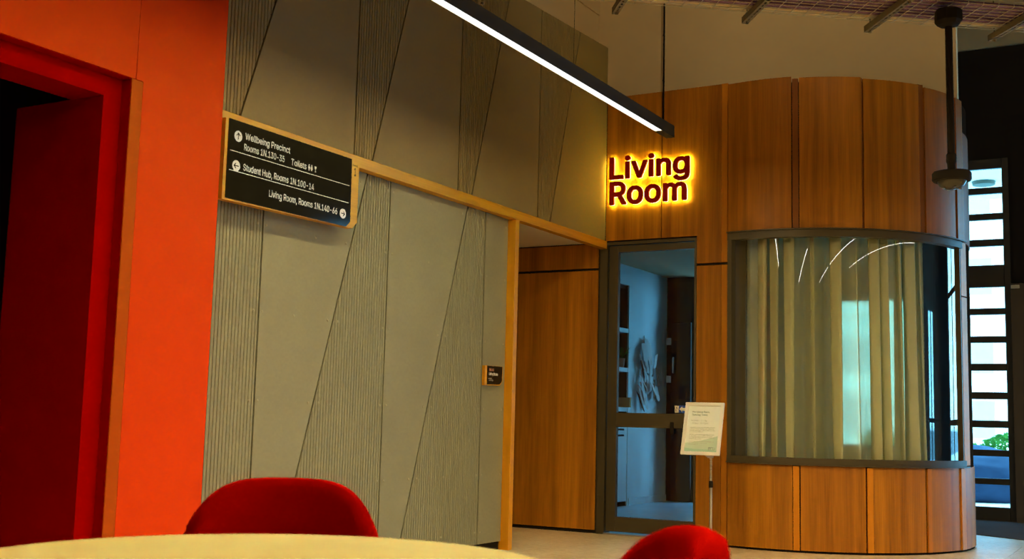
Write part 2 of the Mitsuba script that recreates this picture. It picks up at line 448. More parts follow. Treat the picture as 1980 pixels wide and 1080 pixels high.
# ------------------------------------------------------------------ glazed door
thing('door_1', 'dark bronze framed glass door below the lit letters', None, kind='structure')
add('door_1__frame', cat_(box(XB + 0.004, 9.80, 4.487, 4.562, 0.0, 2.640), box(XB + 0.004, 9.80, 3.622, 3.640, 0, 2.640), box(XB + 0.004, 9.80, 3.640, 4.487, 2.612, 2.640)), BRONZE)
add('door_1__leaf', cat_(cbox(9.695, 9.745, 4.386, 4.478, 0.028, 2.606, 0.003), cbox(9.695, 9.745, 3.644, 4.386, 2.545, 2.606, 0.003),
                         cbox(9.695, 9.745, 3.644, 4.386, 0.028, 0.158, 0.003), box(9.70, 9.74, 3.642, 3.652, 0.028, 2.606)), BRONZE)
add('door_1__rail', cbox(9.690, 9.75, 3.648, 4.388, 0.954, 1.083, 0.003), BRONZE)
for z0, z1 in ((0.15, 0.96), (1.08, 2.55)):
    m = trimesh.Trimesh([(9.72, 4.39, z0), (9.72, 3.645, z0), (9.72, 3.645, z1), (9.72, 4.39, z1)], [[0, 1, 2], [0, 2, 3]], process=False)
    add('door_1__pane', m, 'mat_glass')
add('door_1__lock', cat_(cbox(9.678, 9.692, 3.83, 3.862, 0.905, 1.01, 0.004), tube((9.672, 3.846, 0.975), (9.69, 3.846, 0.975), 0.009, 14)), BLACK)
R_B, UPZ = (0, -1, 0), (0, 0, 1)
st = add('door_1__sticker', box(9.7165, 9.719, 3.742, 3.833, 1.092, 1.155), SIGNWHITE)
add('door_1__sticker__blue_field', box(9.7150, 9.7165, 3.700, 3.795, 1.090, 1.157), STICKBLUE)
add('door_1__sticker__arrow', lay_flat([[(0.004, 0.032), (0.034, 0.058), (0.034, 0.045), (0.08, 0.045), (0.08, 0.019), (0.034, 0.019), (0.034, 0.006)]], (9.715, 3.795, 1.092), R_B, UPZ, 0.001), SIGNWHITE)
add('door_1__sticker__pictogram', lay_flat([[(0.008, 0.014), (0.028, 0.014), (0.028, 0.018), (0.008, 0.018)], [(0.008, 0.022), (0.018, 0.022), (0.018, 0.027), (0.008, 0.027)],
                                            [(0.010, 0.034), (0.014, 0.034), (0.028, 0.055), (0.024, 0.055)], [(0.014, 0.046), (0.018, 0.05), (0.03, 0.034), (0.027, 0.032)]], (9.7165, 3.833, 1.092), R_B, UPZ, 0.001), INK)
add('door_1__threshold', box(9.66, 9.80, 3.64, 4.487, 0.0, 0.012), STEEL)

# ------------------------------------------------------------------ round timber wall with its curved window
thing('wall_curved', kind='structure')
DC, DR = (10.798, 2.952), 1.441
add('wall_curved__backing', cat_(arc_solid(DC, DR - 0.12, DR - 0.020, 168.75, 290, 0, 0.715), arc_solid(DC, DR - 0.12, DR - 0.020, 168.75, 290, 2.600, 3.86),
                                 arc_solid(DC, DR - 0.12, DR - 0.020, 258.0, 290, 0.70, 2.62)), BLACKGAP)
add('wall_curved__return', prism_xy([(9.392, 3.234), (9.70, 3.30), (9.70, 3.15), (9.54, 3.13)], 0, 3.87), BRONZE)
PT = 0.018


def curved(a0, a1, z0, z1, m, dr_=0.0, name='panel'):
    return add('wall_curved__' + name, arc_solid(DC, DR - PT + dr_, DR + dr_, a0, a1, z0, z1, 1.2), m, smooth=25)


ZL0, ZL1, ZP0 = 0.018, 0.688, 2.618
ztop = lambda a: 3.925 - 0.00085 * max(0, a - 168.7) * 1.0 if a < 200 else 3.885
for i, (a0, a1) in enumerate([(168.70, 190.55), (193.05, 213.45), (216.0, 235.3), (237.6, 253.6)]):
    curved(a0, a1, ZL0, ZL1, WOODS[i % 3])
for a0, a1 in ((190.75, 192.75), (213.8, 215.75), (235.75, 237.35), (253.9, 257.2)):
    curved(a0, a1, ZL0, ZL1 - 0.004, FIN, 0.012, 'batten')
curved(257.4, 262.5, ZL0, ZL1, WOODS[1])
curved(263.0, 289, ZL0, ZL1, WOODS[2], -0.01)
for i, (a0, a1) in enumerate([(168.70, 190.60), (193.1, 213.25), (214.0, 235.0), (237.7, 254.6)]):
    curved(a0, a1, ZP0, 3.905 - 0.012 * i, WOODS[(i + 1) % 3])
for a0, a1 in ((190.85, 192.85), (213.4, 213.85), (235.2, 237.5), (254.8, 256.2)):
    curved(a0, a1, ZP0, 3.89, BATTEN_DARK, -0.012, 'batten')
curved(256.4, 262.5, ZP0, 3.87, WOODS[1])
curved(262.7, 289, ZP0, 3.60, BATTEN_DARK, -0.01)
for z0, z1 in ((0.705, 2.135), (2.145, 2.612)):
    curved(258.6, 264.5, z0, z1, FIN, -0.004, 'batten')
thing('window_1', kind='structure')
rf0, rf1 = DR - 0.06, DR + 0.014
add('window_1__frame', cat_(arc_solid(DC, rf0, rf1, 168.75, 258.4, 0.697, 0.748, 1.5), arc_solid(DC, rf0, rf1, 168.75, 258.4, 2.548, 2.612, 1.5),
                            arc_solid(DC, rf0, rf1 - 0.004, 168.75, 170.3, 0.748, 2.548), arc_solid(DC, rf0, rf1 - 0.02, 257.6, 258.4, 0.748, 2.548)), BRONZE, smooth=30)
add('window_1__sill', cat_(arc_solid(DC, DR - 0.02, DR + 0.034, 168.9, 259.5, 0.690, 0.700, 1.5), arc_solid(DC, DR - 0.02, DR + 0.034, 168.9, 260.5, 2.607, 2.6165, 1.5)), BRONZE, smooth=30)
n = 90
a = np.radians(np.linspace(170.2, 257.7, n))
rg = DR - 0.03
v = np.vstack([np.c_[DC[0] + rg * np.cos(a), DC[1] + rg * np.sin(a), 0 * a + 0.745], np.c_[DC[0] + rg * np.cos(a), DC[1] + rg * np.sin(a), 0 * a + 2.55]])
f = [[i, i + 1, n + i + 1] for i in range(n - 1)] + [[i, n + i + 1, n + i] for i in range(n - 1)]
add('window_1__pane', trimesh.Trimesh(v, f, process=False), 'mat_glass', smooth=True)

# curtain behind the curved glass
n, nz = 900, 24
a = np.linspace(168.5, 246, n)
ph = np.cumsum(1.0 + 1.5 * (meshkit.noise(np.c_[a * 0.16, a * 0, a * 0], 3) - 0.4))
ph = ph / ph[-1] * 2 * np.pi * 12
amp = 0.045 + 0.085 * meshkit.noise(np.c_[a * 0.31, a * 0 + 7, a * 0], 5)
edge = (0.9 + 3.0 * meshkit.noise(np.c_[a * 0.21, a * 0 + 3, a * 0], 8)) * np.clip((a - 168.5) / 6, 0, 1) * np.clip((246 - a) / 5, 0, 1)
vs = []
for q in np.linspace(0, 1, nz):
    z = 0.03 + q * 2.57
    wob = 0.55 * (1 - q) * (meshkit.noise(np.c_[a * 0.12, a * 0 + q * 1.5, a * 0], 9) - 0.5)
    s = np.sin(ph + wob * 2.2)
    r = 1.225 + amp * 0.9 * (0.75 + 0.35 * (1 - q)) * (s + 0.25 * np.sin(2 * (ph + wob) + 1))
    aa = np.radians(a + (1 - q) * 1.2 * (a - 168.5) / 77.5 + edge * (0.75 + 0.25 * q) * np.cos(ph + wob))
    vs.append(np.c_[DC[0] + r * np.cos(aa), DC[1] + r * np.sin(aa), 0 * a + z])
v = np.vstack(vs)
f = [[k * n + i, k * n + i + 1, (k + 1) * n + i + 1] for k in range(nz - 1) for i in range(n - 1)] + [[k * n + i, (k + 1) * n + i + 1, (k + 1) * n + i] for k in range(nz - 1) for i in range(n - 1)]
cu = thing('curtain', 'olive green floor-length pleated curtain behind the curved window', 'curtain')
add('curtain__cloth', trimesh.Trimesh(v, f, process=False), 'mat_curtain', smooth=True)
add('curtain__track', arc_solid(DC, 1.20, 1.27, 168.5, 257, 2.612, 2.64), WHITE)

# ------------------------------------------------------------------ room behind the door
thing('wall_room', kind='structure')
add('wall_room__left', box(13.08, 14.28, 5.75, 5.85, 0, 2.9), ROOMDAYLIT)
add('wall_room__left_upper', box(9.80, 13.08, 5.75, 5.85, 2.66, 2.9), ROOMDAYLIT)
add('wall_room__left_near', box(9.80, 12.2, 5.75, 5.85, 0, 2.66), ROOMDAYLIT)
add('wall_room__right', prism_xy([(11.17, 1.58), (12.45, 2.30), (14.28, 2.30), (14.28, 2.36), (12.43, 2.36), (11.17, 1.66)], 0, 3.87), DARKWALL)
scene['ceiling_room'] = mikit.ply(prism_xy([(9.70, 7.4), (14.28, 7.4), (14.28, 2.30), (12.45, 2.30), (11.17, 1.60), (10.7, 1.56), (10.2, 1.68), (9.75, 2.05), (9.47, 2.55), (9.44, 3.25), (9.70, 3.30)], 2.90, 3.0), CEIL)
note('ceiling_room', kind='structure')
scene['baseboard_room'] = mikit.ply(box(13.08, 14.27, 5.738, 5.75, 0.008, 0.09), ROOMDAYLIT)
note('baseboard_room', kind='structure')
su = thing('shelving_unit', 'built-in pale shelving unit with dark niches, seen through the glass door', 'shelving')
add('shelving_unit__carcass', cat_(box(12.20, 13.08, 6.08, 6.12, 0.008, 2.66), box(12.20, 12.24, 5.79, 6.08, 0.008, 2.66), box(12.24, 13.04, 5.79, 6.08, 2.62, 2.66)), NICHE)
add('shelving_unit__stile', box(13.035, 13.08, 5.745, 5.765, 0.008, 2.66), ROOMDAYLIT)
add('shelving_unit__divider', cat_(box(13.04, 13.08, 5.765, 6.08, 0.008, 2.66), box(12.67, 12.695, 5.765, 6.08, 0.008, 2.66)), NICHE)
add('shelving_unit__stile', box(12.665, 12.70, 5.745, 5.765, 0.008, 2.66), ROOMDAYLIT)
for z in (2.075, 1.600, 1.125):
    add('shelving_unit__shelf', box(12.24, 13.035, 5.748, 6.08, z, z + 0.052), ROOMDAYLIT)
add('shelving_unit__cupboard_door', box(12.70, 13.035, 5.75, 5.77, 0.06, 1.09), ROOMDAYLIT)
add('shelving_unit__cupboard_door', box(12.24, 12.665, 5.75, 5.77, 0.06, 1.09), ROOMDAYLIT)
for z in (0.97, 0.90, 0.83):
    add('shelving_unit__vent_slot', box(12.73, 12.93, 5.744, 5.752, z, z + 0.022), BLACK)
# potted plant on a shelf
thing('potted_plant', 'small leafy plant in a clay pot on the middle niche shelf', 'plant')
add('potted_plant__pot', lathe([(0, 0), (0.05, 0), (0.065, 0.11), (0.055, 0.11), (0.05, 0.095), (0, 0.095)], (12.90, 5.80, 1.6525), 24), CLAY, smooth=40)
for i in range(9):
    ang, tilt, ln = rng.uniform(0, 2 * np.pi), rng.uniform(0.2, 1.1), rng.uniform(0.10, 0.17)
    if i < 4:
        ang = -0.2 - 0.35 * i
    t = np.linspace(0, 1, 7)
    w = 0.028 * np.sin(np.pi * np.clip(t, 0.02, 0.98)) ** 0.8
    d = np.array([math.cos(ang), math.sin(ang), 0.0])
    s = np.array([-math.sin(ang), math.cos(ang), 0.0])
    c = np.array([12.90, 5.80, 1.74]) + np.outer(0.05 + ln * np.sin(tilt) * t, d) + np.outer(0.06 + ln * np.cos(tilt) * t - 0.05 * t * t * tilt, [0, 0, 1])
    if i >= 4:
        c = c * [1, 0.6, 1] + [0, 0.4 * 5.80, 0]
    v = np.vstack([c - np.outer(w, s), c + np.outer(w, s)])
    f = [[k, k + 1, 7 + k + 1] for k in range(6)] + [[k, 7 + k + 1, 7 + k] for k in range(6)]
    lf = add('potted_plant__leaf', trimesh.Trimesh(v, f, process=False), 'mat_leaf', smooth=True)
    if i < 4:
        add(lf + '__stem', tube((12.90, 5.80, 1.735), c[0], 0.003, 6), 'mat_leaf')
add('bottle', lathe([(0, 0), (0.028, 0), (0.03, 0.02), (0.028, 0.15), (0.012, 0.21), (0.012, 0.27), (0, 0.27)], (12.80, 5.84, 1.1775), 24), WHITE, 'slim pale bottle on the niche shelf below the plant', 'bottle', smooth=40)
add('card_box', cbox(12.99, 13.03, 5.70, 5.86, 1.1775, 1.295, 0.003), CARD, 'small tan card box on the niche shelf beside the pale bottle', 'box')
# paper wall hanging
thing('paper_hanging', 'hanging of overlapping grey paper strips with brown tips on the white wall', 'wall hanging')
strips = [(13.50, 2.04, 0.14, 0.10), (13.42, 1.98, 0.16, 0.22), (13.60, 2.00, 0.16, 0.2)]
for i in range(26):
    u = i % 6
    x = 13.30 + 0.105 * u + rng.uniform(-0.03, 0.03)
    zt = 1.93 - 0.13 * (i // 6) + rng.uniform(-0.05, 0.03) - 0.03 * abs(u - 2)
    strips.append((x, zt, rng.uniform(0.06, 0.11), rng.uniform(0.16, 0.26)))
add('paper_hanging__cord', tube((13.50, 5.74, 2.08), (13.50, 5.74, 1.6), 0.004, 6), BROWNPAPER)
for i, (x, z, w, h) in enumerate(strips):
    tl = rng.uniform(-0.35, 0.35) + (x - 13.55) * 0.5
    out, lift = rng.uniform(0.012, 0.05), rng.uniform(0.0, 0.06)
    ca, sa = math.cos(tl), math.sin(tl)
    q = []
    for (du, dv) in ((-0.5, 0), (0.5, 0), (0.42, -1), (0, -1.12), (-0.42, -1)):
        dx, dz = du * w * ca - dv * h * sa * -1, dv * h * ca + du * w * sa
        q.append((x + du * w * ca + dv * h * sa, 5.748 - out + dv * lift, z + dz))
    v = np.array(q + [(a_, b_ + 0.004, c_) for a_, b_, c_ in q])
    f = [[0, 1, 2], [0, 2, 3], [0, 3, 4], [7, 6, 5], [8, 7, 5], [9, 8, 5]] + [x_ for k in range(5) for x_ in ([k, k + 5, (k + 1) % 5], [(k + 1) % 5, k + 5, (k + 1) % 5 + 5])]
    add('paper_hanging__strip', trimesh.Trimesh(v, f, process=False), BROWNPAPER if i in (9, 14, 23, 25, 27) else PALEPAPER)
# dark far wall of the room with a door leaf, hinges and pull
thing('door_2', kind='structure')
add('door_2__leaf', cbox(14.20, 14.25, 5.39, 5.66, 0.02, 2.3, 0.004), DARKWALL)
for z in (2.05, 1.56, 1.07):
    add('door_2__hinge', box(14.185, 14.21, 5.655, 5.72, z - 0.04, z + 0.05), WHITE)
add('door_2__pull', cbox(14.16, 14.19, 5.60, 5.63, 1.64, 1.85, 0.006), STEEL)

# ------------------------------------------------------------------ far wall with the louvred window, hall shell
thing('wall_far', kind='structure')
XF = 14.28


def wall_x(x0, x1, y0, y1, z0, z1, holes):
    """wall slab across x with rectangular holes (y0, y1, z0, z1)"""
    p = sg.box(y0, z0, y1, z1)
    for h in holes:
        p = p.difference(sg.box(h[0], h[2], h[1], h[3]))
    polys = getattr(p, 'geoms', [p])
    out = []
    for q in polys:
        m = trimesh.creation.extrude_polygon(q, x1 - x0, engine='earcut')
        v = m.vertices
        out.append(trimesh.Trimesh(np.c_[x0 + v[:, 2], v[:, 0], v[:, 1]], m.faces, process=False))
    return cat_(*out)


add('wall_far__dark_cladding', wall_x(XF, 14.5, -5.4, 7.5, 0, 5.47, [(1.56, 2.30, 0.0, 4.12), (-3.0, -0.1, 0.10, 4.05), (2.68, 3.57, 0.80, 2.54), (4.96, 5.36, 0.2, 2.85)]), DARKWALL)
add('wall_far__bulkhead', box(14.24, 14.5, -5.4, 7.5, 5.47, 6.5), BEIGE)
add('wall_far__brown_panel', box(14.13, XF, 0.02, 1.55, 0, 2.66), BROWNWALL)
add('wall_far__tag', cbox(14.105, 14.13, 1.455, 1.545, 2.600, 2.640, 0.003), CREAM)
for y in (0.2, 0.5, 0.8, 1.1, 1.4):
    add('wall_far__batten', box(14.255, XF, y, y + 0.13, 2.68, 4.6), DARKWALL)
thing('window_2', kind='structure')
panes = [(3.804, 4.026), (3.499, 3.731), (3.196, 3.426), (2.895, 3.118), (2.397, 2.642), (2.076, 2.326), (1.762, 2.004), (1.438, 1.685), (1.118, 1.361), (0.789, 1.039), (0.470, 0.719), (0.152, 0.403)]
edges = [0.0] + [z for p in panes[::-1] for z in p] + [4.14]
add('window_2__stile', cbox(XF - 0.02, XF + 0.05, 1.558, 1.628, 0.0, 4.14, 0.003), CHAR)
add('window_2__stile', cbox(XF - 0.02, XF + 0.05, 2.24, 2.30, 0.0, 4.14, 0.003), CHAR)
for z0, z1 in zip(edges[::2], edges[1::2]):
    add('window_2__rail', cbox(XF - 0.012, XF + 0.04, 1.628, 2.24, z0, z1, 0.003), CHAR)
for z0, z1 in panes:
    m = trimesh.Trimesh([(XF + 0.015, 2.24, z0), (XF + 0.015, 1.628, z0), (XF + 0.015, 1.628, z1), (XF + 0.015, 2.24, z1)], [[0, 1, 2], [0, 2, 3]], process=False)
    add('window_2__pane', m, 'mat_glass')
thing('window_3', kind='structure')                          # the same windows, further along the far wall
for y in (-3.0, -2.05, -1.1, -0.17):
    add('window_3__stile', box(XF - 0.02, XF + 0.05, y, y + 0.07, 0.1, 4.05), CHAR)
for z in (0.1, 1.06, 2.72, 3.98):
    add('window_3__rail', box(XF - 0.012, XF + 0.04, -3.0, -0.1, z, z + 0.07), CHAR)
scene['ceiling'] = mikit.ply(box(-7, 14.5, -5.4, 7.5, 6.5, 6.6), CEIL)
note('ceiling', kind='structure')
thing('wall_right', kind='structure')
p = sg.box(-7, 0, 14.5, 6.5).difference(sg.box(12.3, 0.3, 13.1, 2.7))
m = trimesh.creation.extrude_polygon(p, 0.2, engine='earcut')
add('wall_right__wall', trimesh.Trimesh(np.c_[m.vertices[:, 0], -5.4 + m.vertices[:, 2], m.vertices[:, 1]], m.faces[:, ::-1], process=False), HALLWALL)
for x in np.arange(12.3, 13.2, 0.4):
    add('wall_right__mullion', box(x - 0.035, x + 0.035, -5.32, -5.22, 0.3, 2.7), CHAR)
add('wall_right__transom', box(12.3, 13.1, -5.31, -5.23, 1.10, 1.16), CHAR)
scene['wall_behind'] = mikit.ply(box(-7.1, -7, -5.4, 7.5, 0, 6.5), HALLWALL)
note('wall_behind', kind='structure')
# plaster bulkhead above the timber walls
thing('wall_upper', kind='structure')
add('wall_upper__bulkhead', box(10.60, 10.68, 1.556, 5.3, 3.05, 6.5), BEIGE)
scene['wall_outer_left'] = mikit.ply(cat_(box(-7, 14.5, 7.5, 7.6, 0, 6.5), box(10.6, 14.3, 5.3, 5.4, 3.0, 6.5)), HALLWALL)
note('wall_outer_left', kind='structure')

# ------------------------------------------------------------------ lit lettering on the timber wall


def fatten(m, d):
    """letter mesh on the wall plane, its outline widened by d"""
    from shapely import union_all
    t = m.vertices[m.faces]
    front = np.ptp(t[:, :, 0], axis=1) < 1e-6
    q = union_all([sg.Polygon(k[:, 1:]).buffer(1e-5) for k in t[front] if abs(np.cross(k[1, 1:] - k[0, 1:], k[2, 1:] - k[0, 1:])) > 1e-12]).buffer(d, 6).simplify(0.0013)
    return cat_(*[prism_yz_poly(k, XLf, XLb) for k in getattr(q, 'geoms', [q])])


def prism_yz_poly(poly, x0, x1):
    m = trimesh.creation.extrude_polygon(poly, x1 - x0, engine='earcut')
    v = m.vertices
    return trimesh.Trimesh(np.c_[x0 + v[:, 2], v[:, 0], v[:, 1]], m.faces, process=False)


thing('lit_letters', 'maroon letters reading Living Room, lit amber from behind, on the timber wall above the door', 'sign')
XLf, XLb = 9.621, 9.640
for word, y0, y1, zb, h in (('Living', 4.455, 3.678, 3.222, 0.192), ('Room', 4.451, 3.704, 2.984, 0.200)):
    m = lay_text(word, h, y0 - y1, (XLb, y0, zb), R_B, UPZ, XLb - XLf, True)
    m = trimesh.Trimesh(m.vertices, m.faces, process=True)
    groups = []
    for c in sorted(m.split(only_watertight=False), key=lambda c: -c.bounds[1][1]):
        for gq in groups:
            lo, hi = min(q.bounds[0][1] for q in gq), max(q.bounds[1][1] for q in gq)
            if min(hi, c.bounds[1][1]) - max(lo, c.bounds[0][1]) > 0.5 * (c.bounds[1][1] - c.bounds[0][1]):
                gq.append(c)
                break
        else:
            groups.append([c])
    for gq in groups:
        lm = fatten(cat_(*gq), 0.0032)
        k = add('lit_letters__letter', lm, LETTER)
        # luminous plate on the letter's back, facing the wall
        v = lm.vertices.copy()
        v[:, 0] = np.where(v[:, 0] > (XLf + XLb) / 2, 9.6465, 9.6415)
        add(k + '__lamp', trimesh.Trimesh(v, lm.faces, process=False), SIGNWHITE, emit=HALO)
add('lit_letters__standoff', cat_(*[tube((9.638, y, z), (9.672, y, z), 0.004, 8) for y in (4.43, 4.24, 4.0, 3.8) for z in (3.25, 3.03)]), STEEL)

# ------------------------------------------------------------------ directional sign
R_A = (1, 0, 0)
thing('direction_sign', 'black wayfinding board in a golden timber surround hanging below the beam', 'sign')
YS = 4.44
add('direction_sign__surround', prism_xz([(4.618, 2.145), (5.778, 2.162), (5.822, 2.206), (5.822, 2.5955), (4.618, 2.5955)], YS, 4.488), BEAM)
add('direction_sign__spacer', box(4.66, 5.76, 4.488, 4.5595, 2.20, 2.56), BEAM)
YP = YS - 0.003
add('direction_sign__face', prism_xz([(4.642, 2.156), (5.707, 2.163), (5.748, 2.200), (5.741, 2.597), (4.642, 2.597)], YP, YS), GLASSBLACK)
for txt, x0, x1, z, h in (('Wellbeing Precinct', 4.773, 5.153, 2.507, 0.036), ('Rooms 1N.130-35', 4.768, 5.108, 2.445, 0.036), ('Toilets', 5.166, 5.306, 2.444, 0.036),
                          ('Student Hub, Rooms 1N.100-14', 4.768, 5.383, 2.331, 0.037), ('Living Room, Rooms 1N.140-66', 4.989, 5.615, 2.224, 0.037)):
    add('direction_sign__lettering', lay_text(txt, h, x1 - x0, (x0, YP, z), R_A, UPZ, 0.001, True), SIGNWHITE)
for z0, x0, x1 in ((2.421, 4.659, 5.726), (2.312, 4.659, 5.723)):
    add('direction_sign__rule', box(x0, x1, YP - 0.001, YP, z0, z0 + 0.0045), SIGNWHITE)
for cx, cz, rot in ((4.717, 2.511, 90), (4.713, 2.345, 180), (5.671, 2.238, 0)):
    disc = sg.Point(0, 0).buffer(0.031, 24)
    k = add('direction_sign__arrow_disc', lay_flat([disc], (cx, YP, cz), R_A, UPZ, 0.001), SIGNWHITE)
    from shapely import affinity
    arrow = sg.LineString([(-0.018, 0), (0.018, 0)]).buffer(0.0024, cap_style=2).union(sg.LineString([(0.004, 0.014), (0.018, 0), (0.004, -0.014)]).buffer(0.0024, cap_style=2, join_style=2))
    arrow = affinity.rotate(arrow, rot, origin=(0, 0))
    add(k + '__arrow', lay_flat([arrow], (cx, YP - 0.001, cz), R_A, UPZ, 0.0008), GLASSBLACK)


def person_icon(x, skirt):
    head = sg.Point(x, 0.034).buffer(0.005, 10)
    body = sg.Polygon([(x - 0.009, 0.027), (x + 0.009, 0.027), (x + 0.009, 0.013), (x + 0.005, 0.012), (x + 0.005, 0.0), (x - 0.005, 0.0), (x - 0.005, 0.012), (x - 0.009, 0.013)])
    if skirt:
        body = sg.Polygon([(x - 0.006, 0.028), (x + 0.006, 0.028), (x + 0.012, 0.010), (x + 0.005, 0.010), (x + 0.005, 0), (x - 0.005, 0), (x - 0.005, 0.010), (x - 0.012, 0.010)])
    return [head, body]


cup = [sg.Polygon([(0.060, 0.036), (0.078, 0.036), (0.078, 0.030), (0.075, 0.022), (0.071, 0.018), (0.071, 0.006), (0.076, 0.004), (0.076, 0), (0.063, 0), (0.063, 0.004), (0.067, 0.006), (0.067, 0.018), (0.062, 0.022), (0.060, 0.030)])]
add('direction_sign__toilet_symbol', lay_flat(person_icon(0.010, False) + person_icon(0.034, True) + cup, (5.320, YP, 2.442), R_A, UPZ, 0.001), SIGNWHITE)
add('direction_sign__level_lettering', cat_(lay_text('1', 0.052, 0.016, (5.775, YS, 2.497), R_A, UPZ, 0.001, True), lay_text('Level', 0.013, 0.048, (5.758, YS, 2.557), R_A, UPZ, 0.001)), INK)

# room plaque
thing('room_plaque', 'small square black and timber room plaque beside the post', 'sign')
add('room_plaque__block', prism_xz([(7.606, 1.251), (7.836, 1.256), (7.874, 1.288), (7.874, 1.404), (7.606, 1.401)], 4.535, 4.5595), BEAM)
add('room_plaque__face', prism_xz([(7.640, 1.259), (7.831, 1.264), (7.864, 1.292), (7.864, 1.402), (7.640, 1.400)], 4.532, 4.535), GLASSBLACK)
add('room_plaque__number', lay_text('1N.140', 0.020, 0.072, (7.662, 4.532, 1.362), R_A, UPZ, 0.001, True), SIGNRED)
add('room_plaque__lettering', lay_text('Living Room', 0.022, 0.135, (7.660, 4.532, 1.330), R_A, UPZ, 0.001, True), SIGNWHITE)
add('room_plaque__braille', cat_(*[lathe([(0, 0.0016), (0.002, 0.0008), (0.0025, 0), (0, 0)], sections=8).apply_transform(trimesh.transformations.translation_matrix((x, 4.532, z)) @ trimesh.transformations.rotation_matrix(math.pi / 2, (1, 0, 0)))
                                   for (x, z) in [(7.660 + 0.0065 * i, 1.308 - 0.006 * j) for i in range(8) for j in (0, 1) if (i * 7 + j * 3) % 4 != 1] + [(7.668 + 0.0065 * i, 1.294 - 0.006 * j) for i in range(11) for j in (0, 1) if (i * 5 + j) % 4 != 2]]), SIGNWHITE)

# ------------------------------------------------------------------ linear pendant lamps


def pendant(x0, x1, y, label, group, lit0=None, lit1=None, cables=()):
    t = thing('linear_pendant', label, 'lamp', group)
    zb, zt, w = 3.205, 3.298, 0.068
    lit0, lit1 = lit0 or x0 + 0.04, lit1 or x1 - 0.04
    add(t + '__housing', cat_(cbox(x0, x1, y - w / 2, y + w / 2, zb + 0.012, zt, 0.003), box(x0, x1, y - w / 2, y - w / 2 + 0.006, zb, zb + 0.014), box(x0, x1, y + w / 2 - 0.006, y + w / 2, zb, zb + 0.014),
                              box(lit1, x1, y - w / 2, y + w / 2, zb, zb + 0.014), box(x0, lit0, y - w / 2, y + w / 2, zb, zb + 0.014)), HOUSING)
    add(t + '__diffuser', box(lit0, lit1, y - w / 2 + 0.0065, y + w / 2 - 0.0065, zb + 0.003, zb + 0.011), SIGNWHITE, emit=LAMP)
    for x, r in cables:
        add(t + '__cable', tube((x, y, zt - 0.002), (x, y, 6.5), r, 8), BLACK)
        if r > 0.004:
            add(t + '__cable_tie', cat_(*[tube((x - 0.02, y, z), (x + 0.012, y, z), 0.005, 8) for z in (3.62, 3.98, 4.34)]), BLACK)


pendant(2.6, 8.318, 3.335, 'long black linear pendant lamp glowing white, slung in front of the grey panels', None, lit1=8.075, cables=((8.17, 0.007), (6.62, 0.0015), (4.2, 0.0015)))
for (x0, x1, y), said in zip(((0.9, 4.6, 1.2), (1.5, 7.0, -1.0), (4.6, 10.5, -2.6)), ('first', 'second', 'third')):
    pendant(x0, x1, y, f'linear pendant mirrored in the curved window, {said} row from the table', 'pendants mirrored in the curved window', cables=((x0 + 0.4, 0.0015), (x1 - 0.4, 0.0015)))

# ------------------------------------------------------------------ cable tray under the ceiling
ORG, DT, NT = np.array([6.377, 2.965, 0.0]), np.array([0.606, -0.7955, 0.0]), np.array([-0.7955, -0.606, 0.0])
DT /= np.linalg.norm(DT)
NT = np.array([DT[1], -DT[0], 0.0])
if NT @ np.array([-1, -1, 0]) < 0:
    NT = -NT
ZTR, TW = 3.60, 0.42
P = lambda s, w, z: ORG + s * DT + w * NT + np.array([0, 0, z])
thing('cable_tray', 'long zinc wire mesh cable tray hung under the ceiling', 'cable tray')
S0, S1 = -1.6, 3.6
for w in np.linspace(0, TW, 9):
    add('cable_tray__wire', tube(P(S0, w, ZTR), P(S1, w, ZTR), 0.0026, 6), WIRE)
for w in (0, TW):
    for dz in (0.028, 0.055):
        add('cable_tray__wire', tube(P(S0, w, ZTR + dz), P(S1, w, ZTR + dz), 0.0026, 6), WIRE)
for s in np.arange(S0 + 0.05, S1, 0.1):
    add('cable_tray__cross_wire', tube_path([P(s, 0, ZTR + 0.055), P(s, 0, ZTR + 0.02), P(s, 0.002, ZTR - 0.004), P(s, 0.03, ZTR - 0.005), P(s, TW - 0.03, ZTR - 0.005), P(s, TW - 0.002, ZTR - 0.004), P(s, TW, ZTR + 0.02), P(s, TW, ZTR + 0.055)], 0.0026, 5), WIRE)
ORD = ['first', 'second', 'third', 'fourth', 'fifth', 'sixth', 'seventh', 'eighth', 'ninth', 'tenth', 'eleventh']
for i, w in enumerate(np.linspace(0.085, 0.395, 12)):
    if i == 3:
        continue
    ss = np.linspace(S0, S1, 27)
    wig = 0.003 * np.sin(ss * (1.1 + 0.13 * i) + i * 2.1)
    add('data_cable', tube_path([P(s, w + q, ZTR + 0.0135) for s, q in zip(ss, wig)], 0.0105, 8), PURPLE, f'purple data cable in the wire tray, {ORD[len([k for k in scene if k.startswith("data_cable")])]} of eleven from the wall side', 'cable', 'purple data cables in the tray', smooth=True)
ss = np.linspace(S0, S1, 27)
add('power_cable', tube_path([P(s, 0.027 + 0.002 * math.sin(3 * s), ZTR + 0.025) for s in ss], 0.021, 10), CABLECREAM, 'thick cream cable along the wall side edge of the wire tray', 'cable', smooth=True)
strut_group = 'slotted steel struts under the cable tray'
strut_said = ['slotted steel strut crossing under the tray at the top edge, just above the pendant lamp', 'slotted steel strut under the cable tray, nearest the hanging black cable',
              'slotted steel strut under the cable tray above the middle of the round timber wall', 'slotted steel strut under the cable tray beside the black dome camera pole', 'slotted steel strut under the cable tray at the right edge of the photo']


